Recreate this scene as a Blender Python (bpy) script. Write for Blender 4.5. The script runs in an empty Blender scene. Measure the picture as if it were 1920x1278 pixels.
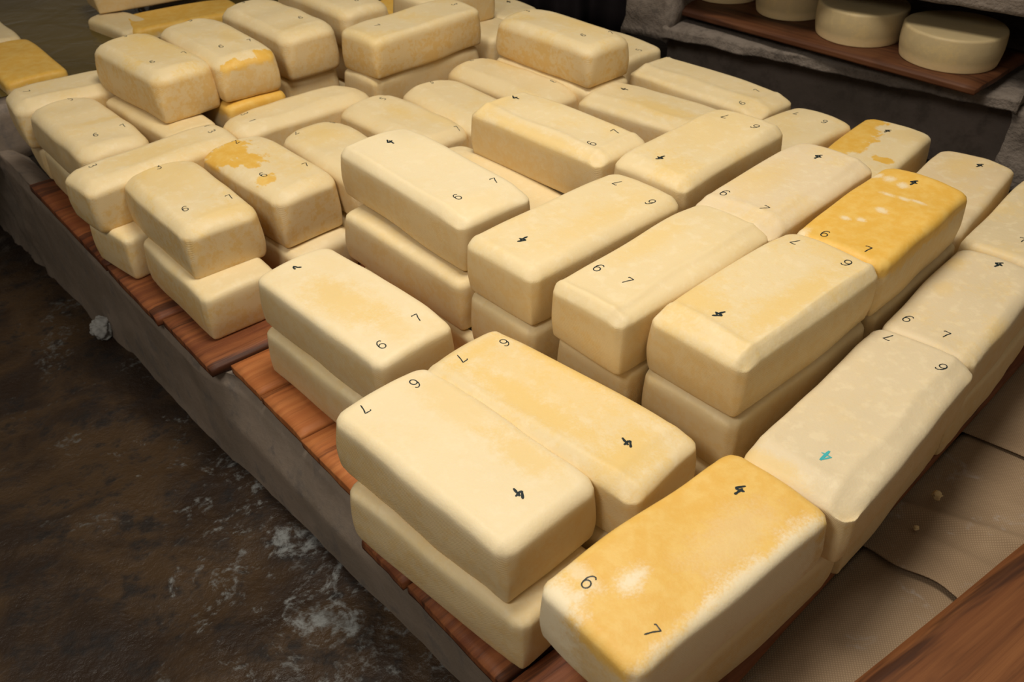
import bpy, math, random, colorsys
import numpy as np
from mathutils import Vector, Matrix, noise
from mathutils.bvhtree import BVHTree

C = bpy.context.scene.collection
SC = bpy.context.scene
# ---------------------------------------------------------------- camera, world, lights, exposure
PITCH, ROLL, HC = 0.644612, -0.013165, 0.893081
cd = bpy.data.cameras.new('camera'); cam = bpy.data.objects.new('camera', cd); C.objects.link(cam)
cd.sensor_width = 36.0; cd.lens = 1711.0 * 36 / 1920; cd.clip_start = 0.02; cd.clip_end = 60
fw = Vector((0, math.cos(PITCH), -math.sin(PITCH))); rt = Vector((1, 0, 0)); up = Vector((0, math.sin(PITCH), math.cos(PITCH)))
r2 = rt * math.cos(ROLL) + up * math.sin(ROLL); u2 = -rt * math.sin(ROLL) + up * math.cos(ROLL)
M = Matrix((r2, u2, -fw)).transposed().to_4x4(); M.translation = (0, 0, HC)
cam.matrix_world = M
SC.camera = cam
cd.dof.use_dof = True; cd.dof.focus_distance = 1.18; cd.dof.aperture_fstop = 10.0

w = bpy.data.worlds.new('room_light'); SC.world = w; w.use_nodes = True
bg = w.node_tree.nodes['Background']; bg.inputs[0].default_value = (1.0, 0.86, 0.68, 1); bg.inputs[1].default_value = 0.17

def area(name, loc, target, size, power, col):
    l = bpy.data.lights.new(name, 'AREA'); l.shape = 'DISK'; l.size = size; l.energy = power; l.color = col
    o = bpy.data.objects.new(name, l); C.objects.link(o); o.location = loc
    o.rotation_euler = (Vector(target) - Vector(loc)).to_track_quat('-Z', 'Y').to_euler()
    return o
area('ceiling_lamp', (0.0, 1.15, 2.10), (0.0, 1.10, 0.0), 0.7, 33.5, (1.0, 0.92, 0.80))
area('camera_side_fill', (-0.75, 0.0, 1.55), (-0.1, 1.0, 0.0), 0.5, 11.5, (1.0, 0.94, 0.86))  # added fill light that lifts the camera-facing block sides
SC.view_settings.view_transform = 'Standard'; SC.view_settings.look = 'None'
SC.view_settings.gamma = 1.0; SC.view_settings.use_curve_mapping = False
SC.view_settings.exposure = -0.10

# ---------------------------------------------------------------- helpers
def mesh_obj(name, verts, faces, mat=None, parent=None, smooth=False):
    me = bpy.data.meshes.new(name)
    me.from_pydata([tuple(map(float, v)) for v in verts], [], [tuple(map(int, f)) for f in faces])
    me.update()
    if smooth: me.shade_smooth()
    if mat: me.materials.append(mat)
    o = bpy.data.objects.new(name, me); C.objects.link(o)
    if parent: o.parent = parent
    return o
def empty(name, loc, rz=0):
    o = bpy.data.objects.new(name, None); C.objects.link(o); o.location = loc; o.rotation_euler = (0, 0, rz); o.empty_display_size = .05
    return o
def tag(o, label, cat, group=None):
    o['label'] = label; o['category'] = cat
    if group: o['group'] = group
    return o

class NT:
    """small node-graph helper"""
    def __init__(s, name, rough=.5, spec=.5):
        s.m = bpy.data.materials.new(name); s.m.use_nodes = True; s.t = s.m.node_tree
        s.b = s.t.nodes['Principled BSDF']; s.b.inputs['Roughness'].default_value = rough
        s.b.inputs['Specular IOR Level'].default_value = spec
        s.tc = s.t.nodes.new('ShaderNodeTexCoord'); s.P = s.tc.outputs['Object']
    def put(s, sock, v):
        if v is None: return
        if isinstance(v, bpy.types.NodeSocket): s.t.links.new(v, sock)
        elif isinstance(v, (tuple, list)):
            sock.default_value = tuple(v) + ((1,) if len(v) == 3 and sock.type == 'RGBA' else ())
        else: sock.default_value = v
    def math(s, op, a, b=None, c=None, clamp=False):
        n = s.t.nodes.new('ShaderNodeMath'); n.operation = op; n.use_clamp = clamp
        s.put(n.inputs[0], a); s.put(n.inputs[1], b); s.put(n.inputs[2], c); return n.outputs[0]
    def noise(s, scale, detail=3, rough=.5, vec=None, dist=0):
        n = s.t.nodes.new('ShaderNodeTexNoise'); n.inputs['Scale'].default_value = scale; n.inputs['Detail'].default_value = detail
        n.inputs['Roughness'].default_value = rough; n.inputs['Distortion'].default_value = dist
        s.put(n.inputs['Vector'], vec or s.P); return n.outputs['Fac']
    def wave(s, scale, vec=None, dist=0, kind='X'):
        n = s.t.nodes.new('ShaderNodeTexWave'); n.bands_direction = kind; n.inputs['Scale'].default_value = scale
        n.inputs['Distortion'].default_value = dist; n.inputs['Detail'].default_value = 1; s.put(n.inputs['Vector'], vec or s.P); return n.outputs['Fac']
    def map(s, loc=(0, 0, 0), rot=(0, 0, 0), scale=(1, 1, 1), vec=None):
        n = s.t.nodes.new('ShaderNodeMapping'); n.inputs['Location'].default_value = loc; n.inputs['Rotation'].default_value = rot
        n.inputs['Scale'].default_value = scale; s.put(n.inputs['Vector'], vec or s.P); return n.outputs[0]
    def step(s, v, a, b):
        n = s.t.nodes.new('ShaderNodeMapRange'); n.interpolation_type = 'SMOOTHSTEP'; s.put(n.inputs[0], v)
        n.inputs[1].default_value = a; n.inputs[2].default_value = b; return n.outputs[0]
    def mix(s, f, a, b, mode='MIX'):
        n = s.t.nodes.new('ShaderNodeMix'); n.data_type = 'RGBA'; n.blend_type = mode
        s.put(n.inputs[0], f); s.put(n.inputs[6], a); s.put(n.inputs[7], b); return n.outputs[2]
    def sep(s, vec=None):
        n = s.t.nodes.new('ShaderNodeSeparateXYZ'); s.put(n.inputs[0], vec or s.P); return n.outputs
    def bump(s, h, strength=.3, dist=.002, prev=None):
        n = s.t.nodes.new('ShaderNodeBump'); n.inputs['Strength'].default_value = strength; n.inputs['Distance'].default_value = dist
        s.put(n.inputs['Height'], h); s.put(n.inputs['Normal'], prev); return n.outputs[0]
    def col(s, c): s.put(s.b.inputs['Base Color'], c)
    def nrm(s, n): s.put(s.b.inputs['Normal'], n)
    def done(s): return s.m

# ---------------------------------------------------------------- materials
def mat_cheese(name, pats, base=(.80, .655, .40), mott=.25, seed=0, hz=.044, hx=.15, hy=.064, warm=.0, sub=.06, palef=.40):
    n = NT(name, .52, .35)
    off = (seed * 3.17 % 7, seed * 1.73 % 5, seed * .91 % 3)
    P = n.map(loc=off); s = n.sep()
    big = n.noise(13, 4, .6, P); mid = n.noise(55, 4, .6, P); fine = n.noise(320, 3, .6, P)
    strk = n.noise(1, 4, .6, n.map(loc=off, scale=(18, 70, 40)))
    yel = (.80, .565, .20); gold = (.78, .455, .075); pale = (.86, .74, .50)
    cold = base
    m0 = n.step(n.math('ADD', n.math('MULTIPLY', big, .6), n.math('MULTIPLY', mid, .4)), .47, .66)
    c = n.mix(n.math('MULTIPLY', m0, mott), cold, yel)
    spk = n.noise(140, 5, .7, P)
    c = n.mix(n.math('MULTIPLY', n.step(mid, .50, .66), palef), c, pale)
    c = n.mix(n.math('MULTIPLY', n.step(n.math('ADD', n.math('MULTIPLY', spk, .5), n.math('MULTIPLY', big, .5)), .50, .62), mott * .9), c, yel)
    # the sides carry a slightly deeper rind tone with mottling
    top = n.step(s[2], hz - .026, hz - .010)
    side_m = n.step(n.math('ADD', n.math('MULTIPLY', big, .35), n.math('ADD', n.math('MULTIPLY', mid, .35), n.math('MULTIPLY', n.noise(110, 5, .75, P), .3))), .45, .57)
    sidec = n.mix(n.math('MULTIPLY', side_m, .45 + warm), (.74, .57, .31), (.72, .475, .165))
    c = n.mix(top, sidec, c)
    for (k, x, y, rx, ry, st) in pats:
        if k == 'p': k = 'p'
        dx = n.math('DIVIDE', n.math('SUBTRACT', s[0], x), rx); dy = n.math('DIVIDE', n.math('SUBTRACT', s[1], y), ry)
        d = n.math('SQRT', n.math('ADD', n.math('MULTIPLY', dx, dx), n.math('MULTIPLY', dy, dy)))
        jag = n.math('ADD', n.math('MULTIPLY', n.math('SUBTRACT', strk if k == 'Y' and rx < .1 else big, .5), 1.6), n.math('MULTIPLY', n.math('SUBTRACT', mid, .5), 1.6))
        d = n.math('ADD', d, jag)
        mk = n.step(n.math('ADD', d, n.math('MULTIPLY', n.math('SUBTRACT', fine, .5), 1.2 if k != 'Y' else .35)), 1.55 if k != 'Y' else 1.12, .30 if k != 'Y' else .86)
        if k in 'Yy':
            mk = n.math('MULTIPLY', mk, n.step(n.math('ADD', s[2], n.math('MULTIPLY', n.math('SUBTRACT', mid, .5), .03)), hz - .030, hz - .016))
        if k == 'Y':
            tone = n.mix(n.step(mid, .35, .7), gold, (.82, .53, .13))
            c = n.mix(n.math('MULTIPLY', mk, min(1, st), clamp=True), c, tone)
        else:
            c = n.mix(n.math('MULTIPLY', mk, min(1, st), clamp=True), c, yel if k == 'y' else pale)
    n.col(c)
    # woven cloth imprint on the sides, fine pores everywhere
    w1 = n.wave(260, n.map(rot=(.2, .5, .8)), .6); w2 = n.wave(240, n.map(rot=(.6, -.5, -.7)), .6)
    wv = n.math('MULTIPLY', n.math('ADD', w1, w2), n.math('SUBTRACT', 1.0, top))
    b = n.bump(wv, .30, .0010)
    b = n.bump(n.math('ADD', mid, n.math('MULTIPLY', fine, .5)), .22, .0022, b)
    n.nrm(b)
    n.b.inputs['Subsurface Weight'].default_value = sub
    n.b.inputs['Subsurface Radius'].default_value = (.012, .007, .003)
    n.b.inputs['Subsurface Scale'].default_value = 1.0
    return n.done()

def mat_wood(name, a, b, dark, scale=1.0, rough=.55):
    n = NT(name, rough, .25)
    g = n.noise(1, 6, .65, n.map(scale=(2.2 * scale, 38 * scale, 20 * scale)), 1.2)
    st = n.noise(1, 4, .6, n.map(loc=(3, 1, 0), scale=(1.6 * scale, 11 * scale, 6 * scale)), 1.6)
    g2 = n.noise(1, 3, .6, n.map(scale=(9 * scale, 150 * scale, 80 * scale)), .3)
    blot = n.noise(7 * scale, 4, .6)
    c = n.mix(n.step(g, .35, .65), a, b)
    c = n.mix(n.math('MULTIPLY', n.step(g, .60, .72), .8), c, dark)
    c = n.mix(n.math('MULTIPLY', n.step(g2, .5, .75), .35), c, dark)
    c = n.mix(n.math('MULTIPLY', n.step(blot, .55, .75), .5), c, dark)
    c = n.mix(n.math('MULTIPLY', n.step(st, .53, .62), .75), c, dark)
    n.col(c); n.nrm(n.bump(n.math('ADD', g, g2), .35, .002)); return n.done()

def mat_rock(name, c1, c2, c3, sc=1.0, rough=.7, bump=.6, stain=None, st_lo=.62, st_hi=.75, spec=.4, shore=False):
    n = NT(name, rough, spec)
    a = n.noise(5 * sc, 6, .6, None, .6); b = n.noise(22 * sc, 6, .65); d = n.noise(90 * sc, 4, .6)
    c = n.mix(n.step(a, .38, .62), c1, c2)
    c = n.mix(n.math('MULTIPLY', n.step(b, .5, .68), .8), c, c3)
    c = n.mix(n.math('MULTIPLY', n.step(d, .55, .75), .35), c, tuple(x * (4.0 if shore else 1.7) for x in c3))
    if stain:
        e = n.noise(3.3 * sc, 7, .68, n.map(loc=(3, 1, 2)), 1.4)
        c = n.mix(n.math('MULTIPLY', n.step(n.math('ADD', n.math('MULTIPLY', e, .75), n.math('MULTIPLY', d, .25)), st_lo, st_hi), .7), c, stain)
    if shore:   # salt crystals bloom along the foot of the trough
        g = n.sep(); ee = n.math('ADD', n.math('MULTIPLY', n.math('SUBTRACT', g[0], -.012), .764), n.math('MULTIPLY', n.math('SUBTRACT', g[1], .589), .645))
        near = n.math('MULTIPLY', n.step(ee, -.42, -.10), n.step(g[0], -.95, -.35))
        cr = n.noise(9, 8, .72, n.map(loc=(1, 4, 0)), 2.0)
        c = n.mix(n.math('MULTIPLY', n.step(n.math('ADD', n.math('MULTIPLY', near, .16), n.math('ADD', n.math('MULTIPLY', cr, .7), n.math('MULTIPLY', d, .3))), .655, .80), .8), c, (.20, .21, .205))
    n.col(c)
    n.put(n.b.inputs['Roughness'], n.math('ADD', n.math('MULTIPLY', n.step(b, .4, .6), .25), rough - .12))
    n.nrm(n.bump(n.math('ADD', n.math('MULTIPLY', b, 1.0), n.math('MULTIPLY', d, .5)), bump, .006)); return n.done()

M_FLOOR = mat_rock('wet_dark_floor', (.020, .011, .006), (.050, .028, .012), (.007, .006, .006), 1.0, .55, 1.0, (.13, .135, .13), .57, .68, .3, True)
M_WALL = mat_rock('grey_trowelled_concrete', (.25, .195, .15), (.20, .158, .12), (.14, .118, .10), 1.0, .6, .22, (.24, .20, .165), .60, .8)
M_DARKROCK = mat_rock('black_damp_concrete', (.012, .009, .007), (.022, .016, .010), (.008, .007, .006), 1.5, .5, .8, (.10, .07, .03), .70, .76)
M_SLAB = mat_rock('rough_grey_shelf_concrete', (.21, .172, .14), (.155, .125, .10), (.10, .082, .067), 1.6, .8, .9, (.34, .30, .265), .60, .74)
M_BACK = mat_rock('dark_back_wall', (.18, .14, .115), (.145, .115, .092), (.11, .088, .072), 1.0, .85, .4)
W_A = mat_wood('reddish_board_wood', (.17, .045, .013), (.24, .075, .022), (.045, .013, .006))
W_B = mat_wood('orange_board_wood', (.36, .115, .032), (.45, .165, .050), (.12, .035, .012))
W_C = mat_wood('dark_board_wood', (.14, .042, .016), (.25, .085, .028), (.030, .011, .006))
W_E = mat_wood('weathered_plank_wood', (.15, .052, .017), (.25, .098, .033), (.030, .011, .006), .8)
W_S = mat_wood('shelf_board_wood', (.085, .030, .012), (.13, .050, .020), (.03, .010, .005), .7)
def mat_ink(name, c):
    n = NT(name, .45, .4); n.col(n.mix(n.noise(300, 2), c, tuple(x * 1.5 for x in c))); return n.done()
M_INK = mat_ink('black_marker_ink', (.006, .014, .016)); M_CYAN = mat_ink('turquoise_marker_ink', (.05, .36, .38)); M_GREY = mat_ink('faded_grey_ink', (.045, .055, .05))
def mat_cloth():
    n = NT('beige_burlap_weave', .9, .2)
    w1 = n.wave(105, n.map(rot=(0, 0, .12)), .5); w2 = n.wave(105, n.map(rot=(0, 0, 1.69)), .5)
    wv = n.math('MULTIPLY', w1, w2)
    big = n.noise(6, 5, .6); sp = n.noise(16, 6, .7, n.map(loc=(2, 5, 1)), .8)
    c = n.mix(n.step(big, .35, .65), (.47, .34, .215), (.39, .275, .17))
    c = n.mix(n.math('MULTIPLY', n.step(wv, .05, .5), .55), n.mix(.5, c, (.10, .06, .03)), c)
    c = n.mix(n.math('MULTIPLY', n.step(sp, .57, .70), .6), c, (.38, .33, .29))
    n.col(c); n.nrm(n.bump(wv, .5, .0008)); return n.done()
M_CLOTH = mat_cloth()
def mat_brine():
    n = NT('olive_brine', .08, .12)
    n.col(n.mix(n.step(n.noise(3, 3), .4, .6), (.085, .058, .012), (.115, .080, .020)))
    n.nrm(n.bump(n.noise(9, 3, .5, n.map(scale=(1, 1, 1)), .6), .35, .02)); return n.done()
M_BRINE = mat_brine()
n = NT('black_fabric', .8, .2); n.col(n.mix(n.noise(30), (.006, .004, .0045), (.012, .008, .009))); M_BLACK = n.done()
n = NT('white_salt_crust', .9, .2); n.col(n.mix(n.noise(40), (.42, .42, .40), (.25, .24, .22))); n.nrm(n.bump(n.noise(60), .8, .004)); M_SALT = n.done()

# ---------------------------------------------------------------- geometry helpers
def fbm(p, sc, oct=4):
    return noise.fractal(Vector(p) * sc, 1.0, 2.0, oct)
def box_grid(name, nx, ny, nz, fn, mat, parent=None):
    """closed box surface; fn maps unit coordinates (-1..1) to a point"""
    idx = {}; V = []; F = []
    def vid(i, j, k):
        t = (i, j, k)
        if t not in idx:
            idx[t] = len(V); V.append(fn(2 * i / nx - 1, 2 * j / ny - 1, 2 * k / nz - 1))
        return idx[t]
    for i in range(nx):
        for j in range(ny):
            F.append((vid(i, j, 0), vid(i, j + 1, 0), vid(i + 1, j + 1, 0), vid(i + 1, j, 0)))
            F.append((vid(i, j, nz), vid(i + 1, j, nz), vid(i + 1, j + 1, nz), vid(i, j + 1, nz)))
    for i in range(nx):
        for k in range(nz):
            F.append((vid(i, 0, k), vid(i + 1, 0, k), vid(i + 1, 0, k + 1), vid(i, 0, k + 1)))
            F.append((vid(i, ny, k), vid(i, ny, k + 1), vid(i + 1, ny, k + 1), vid(i + 1, ny, k)))
    for j in range(ny):
        for k in range(nz):
            F.append((vid(0, j, k), vid(0, j, k + 1), vid(0, j + 1, k + 1), vid(0, j + 1, k)))
            F.append((vid(nx, j, k), vid(nx, j + 1, k), vid(nx, j + 1, k + 1), vid(nx, j, k + 1)))
    return mesh_obj(name, V, F, mat, parent, True)

LD = np.array((.645, -.764)); LD /= np.linalg.norm(LD)      # direction along the trough's edge
LE = np.array((-LD[1], LD[0]))                               # direction along the boards
LW = np.array((-.012, .589)); 
def PL(s, e, z): q = LW + LD * s + LE * e; return (q[0], q[1], z)
ANG_E = math.atan2(LE[1], LE[0])
def floor_z(s):
    return -.12 + .19 * (-.012 + .645 * min(s, 0.05))

# ---------------------------------------------------------------- floor
V = []; F = []; ns, ne = 190, 150
for i in range(ns + 1):
    for j in range(ne + 1):
        s = -3.2 + 4.6 * i / ns; e = .05 - 2.6 * (j / ne) ** 1.3
        x, y, _ = PL(s, e, 0)
        h = .011 * fbm((x, y, 0), 4.5, 5) + .005 * fbm((x + 9, y, 0), 17, 3)
        if e > -.10: h += .005 * (1 + fbm((x, y, 3), 12)) * max(0, (e + .10) / .15)
        V.append((x, y, floor_z(s) + h))
for i in range(ns):
    for j in range(ne):
        a = i * (ne + 1) + j; F.append((a, a + 1, a + ne + 2, a + ne + 1))
o = mesh_obj('floor', V, F, M_FLOOR, None, True); o['kind'] = 'structure'

# ---------------------------------------------------------------- concrete trough carrying the boards
tr = tag(empty('concrete_trough', PL(-.8, .3, -.3)), 'long grey concrete trough under the wooden boards beside the dark floor', 'trough')
tr0 = Vector(PL(-.8, .3, -.3))
V = []; F = []; ns, nz = 260, 26
ptop = -.021
def we(s):
    t = lambda a: 1 / (1 + math.exp(-(s - a) / .018))
    return -.010 + .036 * t(-.715) - .030 * t(-.262)
for i in range(ns + 1):
    s = -3.0 + 4.0 * i / ns
    zb = floor_z(s) - .03
    for k in range(nz + 1):
        t = k / nz; z = ptop + (zb - ptop) * t
        dd = -.002 + .0022 * fbm((s, z, 1), 7, 3) - .008 * max(0, t - .8) * 5 * (.8 + .4 * fbm((s, 0, 5), 8, 3))
        if t < .04: dd += .006
        lf = .010 * max(0, min(1, (-1.56 - s) * 3)) * fbm((s, z, 8), 14)
        V.append(Vector(PL(s, we(s) * max(0, 1 - 2.5 * t) + dd + lf, z)) - tr0)
    for (e, z) in ((.004, ptop + .002), (.022, ptop), (.034, ptop - .004), (.06, -.06)):
        V.append(Vector(PL(s, e + we(s) * (e < .06) + .003 * fbm((s, e, 2), 12), z)) - tr0)
    # reorder the rim so that the strip runs continuously: rim verts first
st = nz + 1 + 4
for i in range(ns):
    for k in range(nz):
        a = i * st + k; F.append((a, a + 1, a + st + 1, a + st))
    a = i * st; b = a + nz + 1
    F.append((b, a, a + st, b + st))
    for k in range(3): F.append((b + k + 1, b + k, b + k + st, b + k + 1 + st))
mesh_obj('side_wall', V, F, M_WALL, tr, True)
V = []; F = []; ns, ne = 120, 90
for i in range(ns + 1):
    for j in range(ne + 1):
        s = -3.0 + 4.2 * i / ns; e = .05 + 3.4 * j / ne
        q = PL(s, e, 0)
        V.append(Vector((q[0], q[1], -.052 + .008 * fbm((q[0], q[1], 0), 12, 4))) - tr0)
for i in range(ns):
    for j in range(ne):
        a = i * (ne + 1) + j; q_ = V[a] + tr0
        if (q_.x - .404) * .5955 + (q_.y - 2.24) * .8033 < .60: F.append((a, a + ne + 1, a + ne + 2, a + 1))
mesh_obj('bed', V, F, M_DARKROCK, tr, True)

o = box_grid('salt_lump', 14, 14, 10, lambda a, b, c: tuple(Vector((a, b, c * .8)).normalized() * (1 + .35 * fbm((a, b, c), 1.6, 3)) * .024), M_SALT)
o.location = Vector(PL(-1.33, -.014, floor_z(-1.33) + .03)); tag(o, 'lump of white salt crust stuck at the foot of the grey trough wall', 'salt')

# ---------------------------------------------------------------- wooden boards, each running across the trough
def board(s0, s1, e0, e1, ztop, th, mat, label, seed, skew=0.0):
    ctr = PL((s0 + s1) / 2, (e0 + e1) / 2, ztop - th / 2)
    hx, hy = (e1 - e0) / 2, (s1 - s0) / 2 - .0012
    def fn(a, b, c):
        aa = math.copysign(1 - (1 - abs(a)) ** 1.5, a)
        x = aa * hx; y = b * hy + skew * (aa if b < 0 else 0) ; z = c * th / 2
        r = .0025
        if abs(c) == 1 and (abs(b) == 1 or abs(a) == 1): z -= math.copysign(r, c)
        if abs(c) == 1 and abs(b) == 1: y -= math.copysign(r * .6, b)
        x += (.0014 * fbm((y * 40, seed, z * 30), 1, 3) if abs(a) == 1 else 0)
        y += .0012 * fbm((x * 10, seed, 3), 1, 3) * (abs(b) == 1)
        z += .0010 * fbm((x * 6, y * 6, seed), 1, 2)
        return (x, y, z)
    o = box_grid('wooden_board', 26, 8, 3, fn, mat)
    o.location = ctr; o.rotation_euler = (0, 0, ANG_E)
    return tag(o, label, 'board', 'wooden boards under the cheese blocks')
TH = .020
board(-1.95, -1.565, .075, 1.20, 0, TH, W_A, 'farthest wooden board, set back from the trough rim under the far left cheese', 1)
board(-1.560, -1.130, -.015, 1.20, 0, TH, W_A, 'reddish-brown board with its square corner sticking out at the far left', 2)
board(-1.124, -.896, -.015, 1.20, 0, TH, W_C, 'dark streaked board on the rim beside the far left reddish board', 3)
board(-.893, -.706, -.008, 1.20, 0, TH, W_C, 'brown board with a worn pale corner, beside the orange boards', 4)
board(-.702, -.604, .022, 1.20, 0, TH, W_B, 'orange board with a dark knot, next to the worn brown corner', 5)
board(-.602, -.478, .021, 1.20, 0, TH, W_B, 'orange board in the middle of the three orange ones', 6)
board(-.476, -.268, .018, 1.20, 0, TH, W_B, 'orange board partly under the front left cheese stack', 7)
board(-.262, -.168, -.019, 1.20, 0, TH, W_C, 'dark board whose end shows below the front left cheese stack', 8)
board(-.166, .012, -.016, 1.20, 0, TH, W_C, 'dark brown board under the front end of the lowest left cheese', 9)
board(.014, .147, -.012, 1.20, 0, TH, W_C, 'nearest reddish board edging the burlap cloth', 10, skew=.045)

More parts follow.
